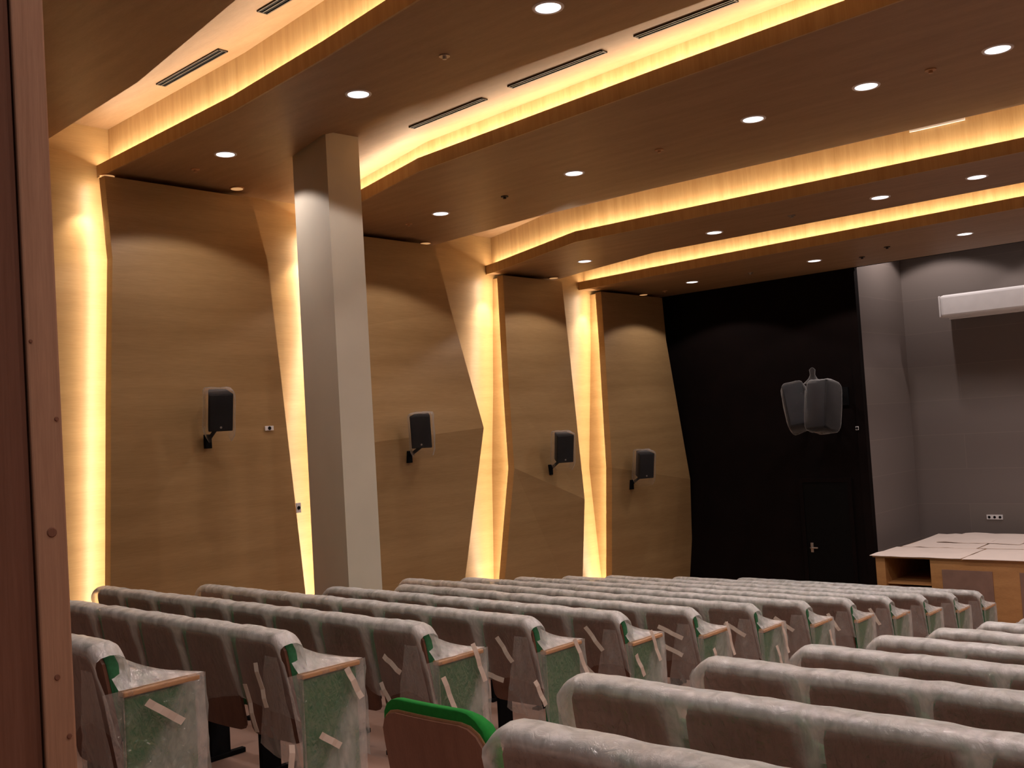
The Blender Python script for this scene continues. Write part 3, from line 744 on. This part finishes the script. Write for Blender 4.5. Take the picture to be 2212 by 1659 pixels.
    if endcap == 'plain':
        def end(a_, b_):
            y = -.02+.17*a_; z = SH-.035-.03*(abs(2*a_-1)**3)+(.08-(SH-.05))*b_
            return (-.008-.008*abs(math.sin(7*b_+3*a_+sd))-.016*b_, y+lean(z)*.9+.02*b_*(a_-.5), z, .42)
        grid(end, 5, 14)
        def low(a_, b_):    # loose tail behind the first backrest
            z = SH-.40-.30*b_+.05*a_; x = .30*a_
            return (x, lean(z)-.03-.01*noise.noise(Vector((x*9+sd, z*7, 4))), z, .16+.3*max(0, noise.noise(Vector((x*14+sd, z*4, 1)))))
        grid(low, 6, 8)
    o = mesh('sheet', v, fc, M['film'], root, True)
    if len(o.data.vertices) == len(mk):
        o.data.attributes.new('fold', 'FLOAT', 'POINT').data.foreach_set('value', mk)
    return root
def tape(root, c, u, L, wd, nrm):
    """strip of masking tape: centre, direction, length, width, outward normal"""
    c, u, nrm = Vector(c), Vector(u).normalized(), Vector(nrm).normalized(); s_ = nrm.cross(u).normalized()
    v, fc = [], []; n = 5
    for i in range(n+1):
        t_ = -.5+i/n
        for s2 in (-.5, .5):
            o_ = c+u*L*(t_+.03*s2)+s_*wd*s2+nrm*(.004*math.sin(i*2+c.z*30))
            v.append(o_); v.append(o_+nrm*.0012)
    for i in range(n):
        q = i*4; fc += [(q+1, q+5, q+7, q+3), (q, q+2, q+6, q+4), (q, q+4, q+5, q+1), (q+2, q+3, q+7, q+6)]
    fc += [(0, 1, 3, 2), (4*n, 4*n+2, 4*n+3, 4*n+1)]
    mesh('tape_strip', v, fc, M['tape'], root)
TAPES = {0: [((.062, .27, .52), (0, 1, -.75), .22), ((.066, .1, .20), (0, 1, -.2), .22)],
         1: [((.062, .40, .54), (0, .5, -1), .20), ((.066, .22, .28), (0, 1, -.7), .16), ((-.16, -.10, .60), (.4, 0, -1), .24), ((-.29, -.10, .46), (.35, 0, -1), .26), ((.06, -.03, .22), (0, .1, 1), .2)],
         2: [((.056, .40, .58), (0, .35, -1), .26), ((.062, .14, .42), (0, .4, -1), .30), ((-.24, -.10, .63), (1, 0, -.6), .17), ((-.32, -.10, .40), (.7, 0, -1), .24), ((-.10, -.12, .26), (1, 0, -.1), .16)],
         3: [((.056, .42, .55), (0, .45, -1), .28), ((-.22, -.10, .66), (.8, 0, -1), .2), ((-.36, -.10, .46), (1, 0, -.2), .18), ((.06, -.03, .40), (0, .5, -1), .2), ((-.02, .10, .10), (1, 0, 0), .12)],
         4: [((.056, .34, .58), (0, .4, -1), .26), ((.062, .12, .48), (0, .55, -1), .2), ((-.22, -.10, .68), (.9, 0, -1), .22), ((-.34, -.10, .46), (1, 0, -.8), .22)],
         5: [((-.20, -.10, .68), (1, 0, -.35), .24), ((-.22, -.10, .54), (1, 0, -.35), .24), ((.056, .45, .56), (0, .3, -1), .3), ((.056, .22, .42), (0, .4, -1), .24)],
         6: [((-.18, -.10, .66), (1, 0, -.5), .22), ((.056, .42, .52), (0, .3, -1), .3), ((.056, .30, .36), (0, .4, -1), .26)],
         7: [((-.22, -.10, .66), (1, 0, -.6), .22), ((.056, .38, .44), (0, .4, -1), .26)], 8: [((-.18, -.10, .64), (.7, 0, -1), .2)], 9: [((-.16, -.10, .66), (.6, 0, -1), .2)]}
for n, cnt in enumerate(LCOUNT):
    r_ = sheet(n, cnt, XLA, -1, .499 if n == 4 else PL, 'cloudy plastic sheet taped over the %s row of the left block' % ROWW[n], 'arm', 'plastic sheets over the seat rows')
    for c_, u_, L_ in TAPES.get(n, []):
        nr = (1, 0, 0) if c_[0] > 0 else (0, -1, 0)
        c_ = (c_[0], c_[1] if c_[0] > 0 else lean(c_[2])-.075-.02*(SH-c_[2])/.6, c_[2])
        tape(r_, c_, u_, L_, .036, nr)
for n, cnt in enumerate(RCOUNT):
    sheet(n, cnt, XRA-.005, 1, PR, 'cloudy plastic sheet draped over the %s row of the right block' % ROWW[n], 'plain' if n else None, 'plastic sheets over the seat rows', start=1 if n == 0 else 0)
